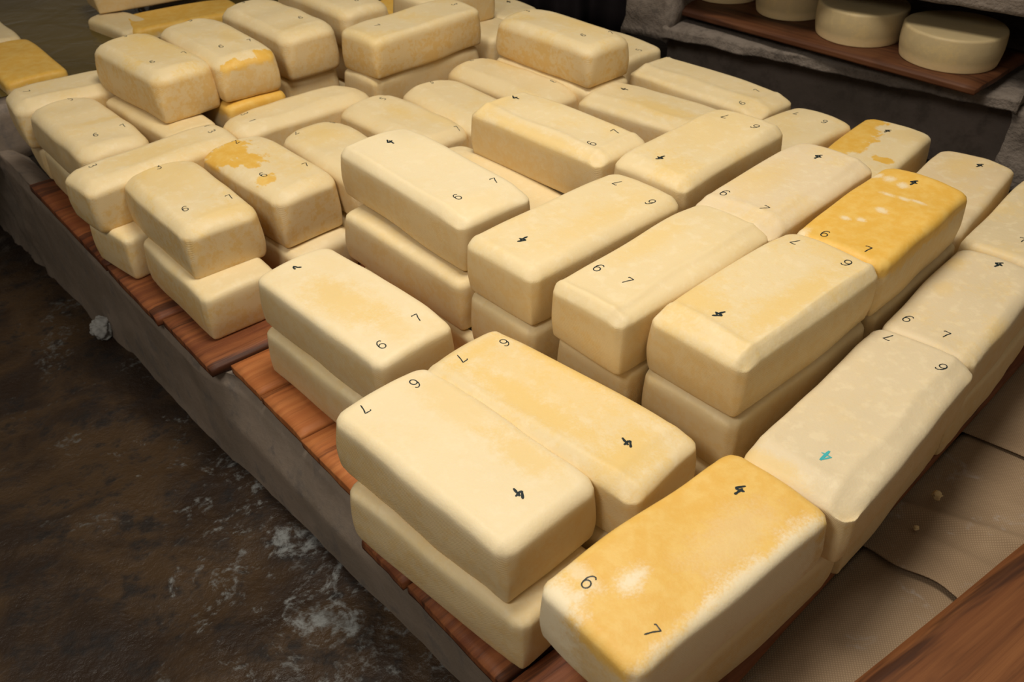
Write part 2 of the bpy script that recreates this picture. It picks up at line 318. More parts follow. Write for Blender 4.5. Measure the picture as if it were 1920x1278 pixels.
BLK={
'M1':('A',2,-0.0620,0.7585,-0.8093,0.3004,0.1420,0.0857,0.1770),
'M2':('B',2,0.1772,0.6077,0.6861,0.2950,0.1310,0.0908,0.1753),
'M3':('A',2,0.0499,0.8355,-0.7528,0.3334,0.1278,0.0887,0.1764),
'M4':('A',2,-0.2261,1.0622,-0.8080,0.2983,0.1293,0.0873,0.1750),
'M5':('A',3,-0.1211,1.2799,-0.8773,0.3264,0.1316,0.1781,0.2658),
'M6':('B',3,0.0933,1.1265,0.7359,0.2996,0.1318,0.1757,0.2634),
'M7':('B',3,0.2038,1.0241,0.7463,0.3106,0.1215,0.1753,0.2630),
'M8':('B',3,0.3210,0.9403,0.7348,0.2963,0.1366,0.1762,0.2639),
'M9':('B',2,0.4204,0.8148,0.8120,0.3377,0.1315,0.0888,0.1765),
'M10':('B',2,0.6331,1.0430,0.8188,0.2761,0.1226,0.0862,0.1739),
'M11':('B',3,0.5306,1.1358,0.7907,0.2769,0.1299,0.1744,0.2621),
'M12':('B',3,0.4137,1.2261,0.7730,0.2956,0.1307,0.1756,0.2633),
'M13':('B',3,0.3104,1.3677,0.7931,0.2874,0.1341,0.1756,0.2633),
'M14':('A',3,0.0801,1.4586,-0.8047,0.2986,0.1264,0.1744,0.2621),
'M16':('A',2,0.2951,1.7228,-0.7336,0.2999,0.1321,0.0883,0.1761),
'M17':('A',2,0.4190,1.8493,-0.8507,0.3399,0.1211,0.0881,0.1758),
'M18':('B',2,0.4998,1.5838,0.6843,0.2999,0.1271,0.0876,0.1753),
'M19':('B',2,0.6443,1.5098,0.8622,0.2999,0.1274,0.0876,0.1753),
'M20':('B',2,0.7353,1.3675,0.8695,0.2999,0.1291,0.0879,0.1756),
'M22':('A',3,0.1143,1.9597,-0.8434,0.2884,0.1268,0.1740,0.2617),
'M24':('A',2,0.0052,1.8959,-0.8208,0.3045,0.1210,0.0872,0.1750),
'M26':('B',3,-0.2083,2.0228,0.7894,0.3073,0.1179,0.1755,0.2632),
'M27':('A',2,-0.0874,1.7607,-0.9061,0.2999,0.1273,0.0876,0.1753),
'M28':('A',2,-0.2092,1.6970,-0.8171,0.2699,0.1278,0.0869,0.1746),
'M30':('B',2,-0.4276,1.7632,0.7058,0.3013,0.0985,0.0870,0.1747),
'M32':('A',3,-0.6155,1.9111,-0.8758,0.3035,0.1287,0.1757,0.2634),
'M33':('A',3,-0.7250,1.8296,-0.7966,0.2824,0.1263,0.1623,0.2629),
'M34':('A',3,-0.5142,2.0513,-0.8391,0.2867,0.1292,0.1634,0.2635),
'M39':('B',2,-0.9332,1.8802,0.6234,0.2401,0.1268,0.0793,0.1759),
'M40':('A',2,-0.8267,1.6871,-0.8508,0.3007,0.1291,0.0880,0.1757),
'M41':('B',2,-0.6499,1.5467,0.7956,0.3023,0.1030,0.0808,0.1753),
'M42':('A',2,-0.5479,1.3915,-0.8746,0.2699,0.1304,0.0798,0.1757),
'M43':('A',2,-0.4349,1.4984,-0.8074,0.2699,0.1253,0.0714,0.1751),
'M15':('A',2,-0.0358,1.4171,-0.8552,0.3000,0.1280,0.0877,0.1754),
'M21':('B',2,0.8345,1.2627,0.8029,0.3000,0.1280,0.0877,0.1754),
'M23':('A',2,0.2057,2.1368,-0.8378,0.3000,0.1280,0.0877,0.1754),
'M38':('A',2,-0.0683,2.4359,-0.8029,0.3000,0.1280,0.0877,0.1754),
'M25':('A',2,-0.1016,2.2845,-0.7679,0.3000,0.1280,0.0877,0.1754),
'M37':('B',3,-0.1534,2.2506,0.7854,0.2200,0.1280,0.1754,0.2631),
'M36':('B',2,-0.2618,2.4280,0.7854,0.1700,0.1280,0.0877,0.1754),
'M35':('A',3,-0.4165,2.2134,-0.8378,0.3000,0.1280,0.1754,0.2631),
'M29':('A',2,-0.3024,1.5581,-0.8727,0.2720,0.1280,0.0877,0.1754),
'M41l':('B',1,-0.6238,1.5358,0.8727,0.3000,0.1280,0.0000,0.0877),
'M42l':('A',1,-0.5184,1.3331,-0.8727,0.2550,0.1280,0.0000,0.0877),
'M2l':('B',1,0.2146,0.6509,0.6981,0.3000,0.1380,0.0000,0.0877),
'M10l':('B',1,0.6435,1.0589,0.8029,0.3000,0.1280,0.0000,0.0877),
'M31':('A',2,-0.6104,1.9050,-0.8758,0.3035,0.1287,0.0880,0.1757),
'M33s':('A',2,-0.7150,1.7764,-0.7966,0.2824,0.1063,0.0746,0.1623),
'M5l':('A',2,-0.1265,1.2469,-0.8345,0.3000,0.1280,0.0877,0.1754),
'M1l':('A',1,-0.0546,0.7280,-0.7694,0.2950,0.1280,0.0000,0.0877),
'M4l':('A',1,-0.2305,1.0581,-0.8080,0.2883,0.1293,0.0000,0.0873),
'M5ll':('A',1,-0.1030,1.2209,-0.8345,0.3000,0.1280,0.0000,0.0877),
'M9l':('B',1,0.4380,0.8450,0.8120,0.2777,0.1215,0.0000,0.0888),
'M40l':('A',1,-0.8222,1.6911,-0.8508,0.3007,0.1291,0.0000,0.0880),
'M39l':('B',1,-0.9228,1.9000,0.6234,0.2401,0.1268,0.0000,0.0793),
'M6s':('B',2,0.0933,1.1265,0.7359,0.2996,0.1318,0.0880,0.1757),
'M7s':('B',2,0.2148,1.0343,0.7463,0.3106,0.1215,0.0875,0.1753),
'M8s':('B',2,0.3210,0.9403,0.7348,0.2963,0.1366,0.0885,0.1762),
'M11s':('B',2,0.5412,1.1464,0.7907,0.2769,0.1299,0.0867,0.1744),
'M12s':('B',2,0.4352,1.2470,0.7730,0.2956,0.1307,0.0879,0.1756),
'M13s':('B',2,0.2999,1.3570,0.7931,0.2874,0.1341,0.0879,0.1756),
'M14s':('A',2,0.0945,1.4725,-0.8047,0.2986,0.1264,0.0867,0.1744),
'M22s':('A',2,0.1143,1.9597,-0.8434,0.2884,0.1268,0.0863,0.1740),
'M26s':('B',2,-0.2154,2.0299,0.7894,0.3073,0.1179,0.0877,0.1755),
'M34s':('A',2,-0.5242,2.0624,-0.8391,0.2867,0.1292,0.0757,0.1634),
'M35s':('A',2,-0.4091,2.2201,-0.8378,0.3000,0.1280,0.0877,0.1754),
'M3s':('A',1,0.0389,0.8458,-0.7528,0.3334,0.1278,0.0000,0.0887),
'M16s':('A',1,0.2951,1.7228,-0.7336,0.2999,0.1321,0.0000,0.0883),
'M17s':('A',1,0.4341,1.8625,-0.8507,0.3399,0.1211,0.0000,0.0881),
'M18s':('B',1,0.5124,1.5683,0.6843,0.2999,0.1271,0.0000,0.0876),
'M19s':('B',1,0.6595,1.4968,0.8622,0.2999,0.1274,0.0000,0.0876),
'M20s':('B',1,0.7546,1.3904,0.8695,0.2999,0.1291,0.0000,0.0879),
'M24s':('A',1,-0.0153,1.9178,-0.8208,0.3045,0.1210,0.0000,0.0872),
'M27s':('A',1,-0.1032,1.7483,-0.9061,0.2999,0.1273,0.0000,0.0876),
'M28s':('A',1,-0.2238,1.6833,-0.8171,0.2699,0.1278,0.0000,0.0869),
'M30s':('B',1,-0.4162,1.7730,0.7058,0.3013,0.0985,0.0000,0.0870),
'M43s':('A',1,-0.4142,1.4767,-0.8074,0.2699,0.1253,0.0000,0.0714),
'M15s':('A',1,-0.0433,1.4105,-0.8552,0.3000,0.1280,0.0000,0.0877),
'M21s':('B',1,0.8554,1.2843,0.8029,0.3000,0.1280,0.0000,0.0877),
'M23s':('A',1,0.1856,2.1591,-0.8378,0.3000,0.1280,0.0000,0.0877),
'M38s':('A',1,-0.0891,2.4575,-0.8029,0.3000,0.1280,0.0000,0.0877),
'M25s':('A',1,-0.1155,2.2701,-0.7679,0.3000,0.1280,0.0000,0.0877),
'M36s':('B',1,-0.2724,2.4174,0.7854,0.1700,0.1280,0.0000,0.0877),
'M29s':('A',1,-0.3121,1.5696,-0.8727,0.2720,0.1280,0.0000,0.0877),
'M31s':('A',1,-0.6296,1.9280,-0.8758,0.3035,0.1287,0.0000,0.0880),
'M33ss':('A',1,-0.7150,1.7764,-0.7966,0.2824,0.1063,0.0000,0.0746),
'M6ss':('B',1,0.1068,1.1117,0.7359,0.2996,0.1318,0.0000,0.0880),
'M7ss':('B',1,0.2284,1.0196,0.7463,0.3106,0.1215,0.0000,0.0875),
'M8ss':('B',1,0.3277,0.9329,0.7348,0.2963,0.1366,0.0000,0.0885),
'M11ss':('B',1,0.5341,1.1535,0.7907,0.2769,0.1299,0.0000,0.0867),
'M12ss':('B',1,0.4352,1.2470,0.7730,0.2956,0.1307,0.0000,0.0879),
'M13ss':('B',1,0.2999,1.3570,0.7931,0.2874,0.1341,0.0000,0.0879),
'M14ss':('A',1,0.0945,1.4725,-0.8047,0.2986,0.1264,0.0000,0.0867),
'M22ss':('A',1,0.1143,1.9597,-0.8434,0.2884,0.1268,0.0000,0.0863),
'M26ss':('B',1,-0.2225,2.0369,0.7894,0.3073,0.1179,0.0000,0.0877),
'M34ss':('A',1,-0.5342,2.0736,-0.8391,0.2867,0.1292,0.0000,0.0757),
'M35ss':('A',1,-0.4191,2.2312,-0.8378,0.3000,0.1280,0.0000,0.0877),
}
BRN={
'M44':('A',1,-1.2130,2.2286,-0.8727,0.3000,0.1400,0.0223,0.1100),
'M45':('A',1,-1.4360,2.4337,-0.8727,0.2500,0.2000,0.0223,0.1100),
'M46':('B',2,-1.0364,2.6917,0.5934,0.3000,0.1300,0.1103,0.1980),
'M47':('B',1,-0.9028,2.5795,0.5411,0.3000,0.1500,0.0223,0.1100),
'M48':('A',1,-1.0575,2.5312,-0.6981,0.1900,0.1000,0.0203,0.1080),
}
DIG={
'M1':(-1,[('7',-0.1262,-0.0388),('6',-0.1217,0.0352),('4',0.1019,-0.0050)]),
'M2':(-1,[('6',-0.1089,0.0349),('7',-0.1028,-0.0430),('4',0.0985,0.0180)]),
'M3':(-1,[('7',-0.1397,-0.0187),('6',-0.1225,0.0548),('4',0.1106,-0.0027)]),
'M4':(1,[('6',0.1174,-0.0366),('7',0.1053,0.0345),('z',-0.1198,-0.0088)]),
'M5':(1,[('6',0.1049,-0.0296),('7',0.0981,0.0489),('4',-0.1160,0.0041)]),
'M6':(1,[('7',0.1157,0.0281),('6',0.1043,-0.0457),('4',-0.0979,0.0068)]),
'M7':(-1,[('6',-0.0869,0.0453),('7',-0.0826,-0.0045)]),
'M8':(1,[('7',0.1152,0.0402),('6',0.1193,-0.0336),('4',-0.0920,0.0092)]),
'M9':(1,[('7',0.1509,0.0415),('6',0.1298,-0.0348),('c',-0.1102,-0.0039)]),
'M10':(-1,[('6',-0.1011,0.0453),('7',-0.1055,-0.0114),('4',0.1131,-0.0010)]),
'M11':(-1,[('6',-0.1203,0.0304),('7',-0.1178,-0.0309),('4',0.1017,0.0076)]),
'M12':(-1,[('6',-0.0967,0.0638),('7',-0.0988,-0.0222),('4',0.1021,0.0092)]),
'M13':(1,[('7',0.1082,0.0272),('6',0.1028,-0.0346),('4',-0.0958,0.0115)]),
'M14':(1,[('6',0.1017,-0.0252),('7',0.0984,0.0380),('4',-0.1205,0.0219)]),
'M16':(1,[('4',-0.0995,0.0253)]),
'M17':(1,[('6',0.1155,-0.0430),('7',0.0997,0.0295)]),
'M18':(1,[('7',0.1057,0.0370),('6',0.1126,-0.0228)]),
'M19':(-1,[('4',0.1008,0.0058)]),
'M20':(-1,[('4',0.1107,-0.0128)]),
'M21':(-1,[('7',-0.0913,-0.0070)]),
'M22':(1,[('6',0.0770,-0.0135),('7',0.1062,0.0409),('3',-0.1208,0.0117)]),
'M23':(1,[('5',0.1282,0.0062)]),
'M24':(-1,[('7',-0.1555,0.0010),('6',-0.1446,0.0749),('3',0.0863,0.0403)]),
'M26':(-1,[('7',-0.0893,0.0119),('3',0.1240,-0.0009)]),
'M27':(1,[('3',-0.1419,0.0037)]),
'M28':(1,[('5',-0.0929,0.0232),('7',0.1143,0.0444)]),
'M29':(-1,[('7',-0.1300,-0.0354),('6',-0.1156,0.0441)]),
'M30':(-1,[('3',-0.1017,0.0426),('1',-0.1078,-0.0152),('7',0.1345,0.0298)]),
'M32':(1,[('5',-0.1449,0.0080),('6',0.0705,-0.0173),('7',0.0747,0.0497)]),
'M33':(1,[('3',-0.1516,0.0061),('6',0.0661,-0.0271),('7',0.0658,0.0513)]),
'M34':(1,[('6',0.0573,0.0288),('3',-0.1436,-0.0113)]),
'M35':(1,[('6',0.0981,0.0055)]),
'M38':(1,[('4',0.0671,0.0346)]),
'M39':(-1,[('7',-0.0814,0.0088)]),
'M40':(1,[('5',-0.1521,0.0194),('6',0.0802,-0.0114),('7',0.0763,0.0453)]),
'M41':(-1,[('3',-0.1042,0.0257),('1',0.1281,0.0539),('3',0.1201,0.0002)]),
'M42':(1,[('3',-0.1409,-0.0005),('6',0.0630,-0.0303),('7',0.0699,0.0554)]),
'M43':(1,[('2',-0.1199,0.0052),('6',0.0432,-0.0331),('7',0.0617,0.0583)]),
'M5ll':(1,[('6',0.1132,-0.0620)]),
}
PAT={
'M1':[('y',-0.0505,0.0444,0.070,0.026,0.40),('y',0.0638,0.0433,0.050,0.022,0.60)],
'M2':[('Y',-0.0267,-0.0093,0.500,0.500,0.90),('p',-0.1463,0.0419,0.030,0.030,1.00),('p',-0.1094,0.0480,0.012,0.030,0.60),('p',-0.0405,-0.0712,0.160,0.015,0.90),('p',0.0592,-0.0690,0.080,0.020,0.90),('p',0.0371,-0.0235,0.060,0.030,0.30),('p',-0.0774,0.0083,0.020,0.015,1.20),('p',0.0027,-0.0679,0.050,0.020,0.50)],
'M3':[('y',0.0030,0.0688,0.140,0.022,1.00),('y',-0.0110,-0.0254,0.130,0.018,0.80),('y',0.1232,-0.0146,0.030,0.050,0.80),('y',-0.1367,0.0172,0.012,0.050,0.70),('y',-0.0180,0.0220,0.110,0.050,0.40)],
'M4':[('y',-0.0058,-0.0111,0.070,0.035,0.65),('y',0.1022,-0.0016,0.040,0.020,0.40)],
'M6':[('y',0.0152,-0.0247,0.090,0.022,0.40)],
'M7':[('y',0.0098,0.0391,0.060,0.022,0.50)],
'M8':[('y',-0.0893,0.0579,0.035,0.055,0.70),('y',0.0000,-0.0346,0.110,0.018,0.70),('y',0.1308,-0.0047,0.030,0.030,0.40)],
'M9':[('y',-0.1570,0.0411,0.012,0.050,0.60),('y',0.0252,0.0803,0.080,0.012,0.25)],
'M10':[('y',0.0812,0.0503,0.020,0.015,0.50),('y',0.0013,0.0338,0.020,0.012,0.40),('y',-0.0523,-0.0586,0.030,0.012,0.50)],
'M11':[('Y',-0.0164,0.0016,0.500,0.500,1.10),('p',0.0912,0.0594,0.010,0.006,0.80),('p',0.0906,0.0396,0.010,0.008,0.80),('p',0.0840,0.0166,0.008,0.008,0.80),('p',0.0416,0.0182,0.006,0.012,0.80),('p',0.0450,-0.0044,0.006,0.010,0.80),('p',0.0499,-0.0235,0.005,0.012,0.80),('p',-0.0068,0.0048,0.007,0.009,0.80),('p',-0.0591,0.0316,0.006,0.007,0.80),('p',-0.0486,0.0139,0.006,0.007,0.80),('p',-0.1348,0.0584,0.020,0.010,0.80)],
'M12':[('y',-0.0211,0.0299,0.070,0.030,0.40)],
'M13':[('y',0.0497,0.0196,0.100,0.050,0.35)],
'M14':[('y',-0.1281,-0.0259,0.020,0.050,0.50),('y',0.0149,-0.0582,0.130,0.012,0.60)],
'M16':[('y',0.0116,-0.0143,0.080,0.025,0.70)],
'M17':[('y',-0.1808,0.0261,0.020,0.030,0.50)],
'M18':[('y',0.0209,0.0021,0.030,0.030,0.30)],
'M19':[('Y',0.0271,0.0524,0.120,0.040,1.10),('Y',0.1297,0.0476,0.020,0.030,1.10),('y',0.1022,-0.0299,0.030,0.030,0.40),('Y',-0.0221,-0.0352,0.012,0.020,1.00)],
'M20':[('y',0.0896,0.0137,0.050,0.030,0.45)],
'M24':[('y',-0.0701,0.0532,0.060,0.030,0.55)],
'M22':[('y',0.0189,0.0248,0.100,0.030,0.40)],
'M32':[('Y',0.1525,-0.0447,0.012,0.030,1.10),('Y',0.1477,0.0450,0.014,0.030,1.10),('Y',0.1553,-0.0060,0.006,0.050,0.90),('y',0.0304,0.0702,0.030,0.015,0.90),('y',0.0311,0.0210,0.050,0.020,0.50),('Y',0.1706,0.0565,0.020,0.030,1.10)],
'M43':[('Y',-0.0881,-0.0278,0.042,0.045,1.10),('Y',-0.0272,-0.0202,0.035,0.030,1.00),('Y',0.0602,-0.0363,0.016,0.020,0.90),('y',-0.0562,0.0710,0.050,0.010,0.50)],
'M33':[('y',-0.0341,0.0304,0.120,0.060,0.50)],
'M42':[('y',-0.0987,-0.0037,0.100,0.060,0.45),('y',0.1078,0.0259,0.020,0.050,0.50)],
'M40':[('y',0.0189,0.0245,0.012,0.050,0.50)],
'M41':[('y',-0.0080,0.0017,0.080,0.030,0.50)],
'M28':[('y',-0.0288,0.0102,0.030,0.020,0.50),('y',0.0577,0.0412,0.040,0.020,0.40)],
'M29':[('y',-0.0777,-0.0060,0.050,0.040,0.50)],
'M31':[('Y',0.0510,0.0378,0.500,0.500,1.10)],
'M36':[('Y',-0.0087,-0.0045,0.500,0.500,1.20)],
'M25':[('Y',0.1861,-0.0954,0.030,0.030,0.80)],
'M26':[('y',-0.1443,-0.0439,0.020,0.080,0.40)],
'M5':[('y',0.1382,-0.0137,0.030,0.050,0.20)],
'M44':[('Y',-0.0109,0.0401,0.500,0.500,1.10),('p',-0.2415,0.0580,0.020,0.200,0.80)],
'M47':[('Y',-0.0491,0.0480,0.500,0.500,1.10)],
'M33s':[('y',-0.0184,-0.0442,0.200,0.100,0.20)],
}

# ---------------------------------------------------------------- cheese blocks
LIP = {  # margins (near/far end, near/far side) of the pressed-down shoulder on the top face, and its depth
 'M8': (.026, 0, .010, 0, .006), 'M9': (.030, .0, .024, .0, .009), 'M12': (.030, 0, .022, 0, .006), 'M14': (.012, .020, .022, 0, .006),
 'M7': (.010, 0, .022, 0, .005), 'M13': (.022, 0, .012, 0, .005), 'M5': (.006, .040, .008, 0, .005), 'M16': (.010, .0, .030, 0, .006),
 'M17': (.012, .03, .032, 0, .007), 'M27': (.015, 0, .028, 0, .006), 'M28': (.018, .02, .026, 0, .006), 'M24': (.02, .035, .022, 0, .008),
 'M39': (.02, 0, .022, 0, .006), 'M41': (.016, .0, .020, 0, .006), 'M30': (.012, .03, .022, 0, .007), 'M10': (.0, 0, .012, 0, .003),
 'M3': (.012, .03, .014, 0, .005), 'M34': (.014, .03, .012, 0, .006), 'M42': (.014, .022, .012, 0, .005), 'M43': (.014, .022, .02, 0, .005),
 'M33': (.02, .02, .014, 0, .005), 'M32': (.02, .02, .014, 0, .006), 'M40': (.014, .02, .012, 0, .004), 'M6': (.012, 0, .012, 0, .004), 'M1': (.01, .012, .006, 0, .002)}
RND = {}   # (top fillet, bottom fillet)
for k_ in ('M33', 'M32', 'M34', 'M42', 'M43', 'M40', 'M39', 'M22', 'M35', 'M24', 'M27', 'M28', 'M29', 'M30', 'M41'): RND[k_] = (.0175, .009)
RP = {'M33': .038, 'M32': .038, 'M34': .034, 'M35': .034, 'M39': .034, 'M40': .036, 'M24': .045, 'M27': .04, 'M28': .038, 'M29': .038, 'M30': .04, 'M42': .034, 'M43': .034, 'M2': .020, 'M1': .024, 'M11': .020, 'M22': .030}
RIDGE = {'M8': .0026, 'M9': .0012, 'M17': .0022, 'M7': .0022, 'M14': .0018, 'M16': .0016, 'M12': .0014, 'M39': .0016, 'M3': .0012}
TOPO = {}
def topo(nx, ny, nz):
    if (nx, ny, nz) in TOPO: return TOPO[(nx, ny, nz)]
    idx = {}; V = []; F = []
    def vid(i, j, k):
        t = (i, j, k)
        if t not in idx: idx[t] = len(V); V.append((2 * i / nx - 1, 2 * j / ny - 1, 2 * k / nz - 1))
        return idx[t]
    for i in range(nx):
        for j in range(ny):
            F.append((vid(i, j, 0), vid(i, j + 1, 0), vid(i + 1, j + 1, 0), vid(i + 1, j, 0)))
            F.append((vid(i, j, nz), vid(i + 1, j, nz), vid(i + 1, j + 1, nz), vid(i, j + 1, nz)))
        for k in range(nz):
            F.append((vid(i, 0, k), vid(i + 1, 0, k), vid(i + 1, 0, k + 1), vid(i, 0, k + 1)))
            F.append((vid(i, ny, k), vid(i, ny, k + 1), vid(i + 1, ny, k + 1), vid(i + 1, ny, k)))
    for j in range(ny):
        for k in range(nz):
            F.append((vid(0, j, k), vid(0, j, k + 1), vid(0, j + 1, k + 1), vid(0, j + 1, k)))
            F.append((vid(nx, j, k), vid(nx, j + 1, k), vid(nx, j + 1, k + 1), vid(nx, j, k + 1)))
    TOPO[(nx, ny, nz)] = (np.array(V, float), F); return TOPO[(nx, ny, nz)]
def sstep(x, a, b):
    t = np.clip((x - a) / (b - a), 0, 1); return t * t * (3 - 2 * t)
def cheese_mesh(name, L, W, H, seed, detail, mat):
    nx, ny, nz = (48, 28, 24) if detail == 2 else (32, 18, 18) if detail == 1 else (14, 8, 8)
    U, F = topo(nx, ny, nz); rng = np.random.RandomState(seed * 7 + 3)
    hx, hy, hz = L / 2, W / 2, H / 2
    S = np.sign(U) * (.42 * np.abs(U) + .58 * np.sin(np.abs(U) * math.pi / 2))
    rt_, rb_ = RND.get(name, (.0100, .006)); rt_ *= rng.uniform(.9, 1.15); rt_ = min(rt_, H * .42)
    r = np.where(U[:, 2] > 0, rt_, rb_)
    au = np.abs(U[:, 2]); ph_ = np.clip((au - .66) / .34, 0, 1) * math.pi / 2
    Z = np.sign(U[:, 2]) * np.where(au < .66, au / .66 * (hz - r), hz - r + r * np.sin(ph_))
    inset = r * (1 - np.cos(ph_)); X, Y = S[:, 0] * hx, S[:, 1] * hy
    # plan corners: wide on top, tighter at the foot
    rp = .008 + (RP.get(name, .019) * .82 - .008) * sstep(Z, -hz * .8, hz)
    u = np.abs(X) - (hx - rp); v = np.abs(Y) - (hy - rp); mk = (u > 0) & (v > 0)
    f = np.where(mk, np.maximum(u, v) / np.maximum(np.hypot(u, v), 1e-9), 1)
    X = np.where(mk, np.sign(X) * (hx - rp + u * f), X); Y = np.where(mk, np.sign(Y) * (hy - rp + v * f), Y)
    D = np.stack([X - np.clip(X, -(hx - rp), hx - rp), Y - np.clip(Y, -(hy - rp), hy - rp), 0 * X], 1)
    side = (np.abs(U[:, 0]) > .999) | (np.abs(U[:, 1]) > .999)
    dn = np.linalg.norm(D, axis=1); D = np.where(side[:, None], D / np.maximum(dn, 1e-9)[:, None] * np.cos(ph_)[:, None], 0)
    D[:, 2] = np.sign(U[:, 2]) * np.where(side, np.sin(ph_), 1) * (au > .66)
    X = X * (hx - inset) / hx; Y = Y * (hy - inset) / hy
    P = np.stack([X, Y, Z], 1)
    cf = sstep(np.abs(X), hx - .07, hx) * sstep(np.abs(Y), hy - .055, hy)
    P[:, 2] -= (.0058 if name in RND else .0035) * cf * sstep(Z, 0, hz)
    # belly: the sides bulge, the foot is drawn in a little
    zz = P[:, 2] / hz; bl = .0022 * (1 - zz * zz) - .0020 * sstep(-zz, .2, 1)
    xx, yy = P[:, 0] / hx, P[:, 1] / hy
    P[:, 0] += D[:, 0] * bl; P[:, 1] += D[:, 1] * bl * 1.0
    P[:, 1] += np.sign(D[:, 1]) * np.abs(D[:, 1]) * .0022 * (1 - xx ** 2)
    P[:, 0] += D[:, 0] * .0015 * (1 - yy ** 2)
    # gentle unevenness
    for i in range(9):
        k = rng.normal(size=3); k /= np.linalg.norm(k); wl = rng.uniform(.05, .24)
        a = rng.uniform(.0002, .0006) * (wl / .12) ** .6
        P += D * (a * np.sin(P @ k * 2 * math.pi / wl + rng.uniform(0, 6.28)))[:, None]
    # wrinkles running down the vertical corners
    cor = np.clip(np.abs(xx) * np.abs(yy), 0, 1) ** 6 * (np.abs(D[:, 2]) < .7)
    ph = rng.uniform(0, 6)
    P += D * ((.0006) * cor * np.sin(math.atan2(1, 1) + np.arctan2(P[:, 1] / hy, P[:, 0] / hx) * 70 + ph))[:, None]
    topm = sstep(P[:, 2], hz - .020, hz - .004)
    # slight crown / sag of the top
    P[:, 2] += topm * rng.uniform(-.0015, .0010) * (1 - xx ** 2) * (1 - yy ** 2)
    if name in LIP:
        n0, n1, w0, w1, dp = LIP[name]
        for m, dist in ((n0, P[:, 0] + hx), (n1, hx - P[:, 0]), (w0, P[:, 1] + hy), (w1, hy - P[:, 1])):
            if m > 0:
                wob = m * (1 + .10 * np.sin((P[:, 1] if m in (n0, n1) else P[:, 0]) * 40 + ph))
                P[:, 2] -= topm * dp * (1 - sstep(dist, 0, wob * 1.35)) * .75
                P[:, 2] += topm * RIDGE.get(name, .0005) * np.exp(-((dist - wob * 1.25) / .006) ** 2)
    P[:, 2] = np.maximum(P[:, 2], -hz)
    me = bpy.data.meshes.new('cheese_block'); me.from_pydata(P.tolist(), [], F); me.update(); me.shade_smooth(); me.materials.append(mat)
    return me, P, F

def arc(cx, cy, rx, ry, a0, a1, n=12):
    return [(cx + rx * math.cos(math.radians(a0 + (a1 - a0) * i / n)), cy + ry * math.sin(math.radians(a0 + (a1 - a0) * i / n))) for i in range(n + 1)]
GLY = {
 '7': [[(-.34, .36), (-.26, .46), (.34, .44), (.10, .0), (-.06, -.5)]],
 '6': [[(.36, .36), (.22, .50), (-.05, .46), (-.28, .20), (-.33, -.15)] + arc(0, -.2, .33, .30, 180, 520, 16)],
 '4': [[(.16, .5), (-.34, .02), (-.20, -.04), (.36, .06)], [(.10, .22), (.0, -.18), (-.10, -.5)]],
 'c': [[(.10, .5), (-.36, -.12), (.40, -.08)], [(.12, .5), (.10, -.5)], [(.02, .5), (.02, -.5)]],
 'z': [[(-.45, .1), (-.15, .4), (.05, -.05), (.42, -.3)], [(-.45, .1), (-.35, -.15)]],
 '3': [[(-.30, .42), (-.02, .5), (.26, .34), (.10, .06), (-.05, .02), (.24, -.10), (.26, -.36), (-.02, -.5), (-.32, -.40)]],
 '5': [[(.34, .48), (-.20, .48), (-.26, .06), (.06, .10), (.30, -.12), (.16, -.44), (-.28, -.48)]],
 '2': [[(-.30, .28), (-.10, .5), (.24, .40), (.22, .10), (-.30, -.46), (.34, -.46)]],
 '1': [[(-.16, .26), (.06, .5), (.02, -.5)]]}
NAMES = {'7': 'digit_seven', '6': 'digit_six', '4': 'digit_four', 'c': 'digit_four', 'z': 'pen_mark', '3': 'digit_three', '5': 'digit_five', '2': 'digit_two', '1': 'digit_one'}
def digit(ch, lx, ly, sg, bvh, parent, seed, base='A', ink=None, size=None):
    rng = random.Random(seed)
    h = size or {'4': .0185, 'c': .020, 'z': .015}.get(ch, .0165); lw = {'4': .0015, 'c': .0010, 'z': .0014}.get(ch, .00075)
    rv = Vector((0, sg, 0)); uv = Vector((-sg, 0, 0)); rot = rng.uniform(-.22, .22)
    V = []; F = []
    for st in GLY[ch]:
        pts = [Vector((p[0] * .78 * h, p[1] * h)) for p in st]
        Q = []
        for i in range(len(pts) - 1):       # smooth the pen stroke
            p0, p1, p2, p3 = pts[max(0, i - 1)], pts[i], pts[i + 1], pts[min(len(pts) - 1, i + 2)]
            for k in range(5):
                t = k / 5; cr = .5 * ((2 * p1) + (p2 - p0) * t + (2 * p0 - 5 * p1 + 4 * p2 - p3) * t * t + (3 * p1 - p0 - 3 * p2 + p3) * t ** 3)
                Q.append(cr if ch in '635c2' and ch != 'c' else p1.lerp(p2, t))
        Q.append(pts[-1])
        base_i = len(V)
        for i, q in enumerate(Q):
            a, b = Q[max(0, i - 1)], Q[min(len(Q) - 1, i + 1)]; d = (b - a).normalized() if (b - a).length > 0 else Vector((1, 0))
            nr = Vector((-d.y, d.x)); ww = lw * (.55 if i in (0, len(Q) - 1) else 1) * (1 + .15 * math.sin(i * 1.3 + seed))
            for sgn in (-1, 0, 1):
                p = q + nr * ww * sgn
                p = Vector((p.x * math.cos(rot) - p.y * math.sin(rot), p.x * math.sin(rot) + p.y * math.cos(rot)))
                w = rv * p.x + uv * p.y + Vector((lx, ly, 0))
                hit = bvh.ray_cast(Vector((w.x, w.y, .3)), Vector((0, 0, -1)))[0]
                z = hit.z if hit else 0
                V.append((w.x, w.y, z + .0003 + (.00015 if sgn == 0 else 0)))
        for i in range(len(Q) - 1):
            for k in (0, 1):
                a = base_i + i * 3 + k; F.append((a, a + 1, a + 4, a + 3))
    return mesh_obj(NAMES[ch], V, F, ink or M_INK, parent)

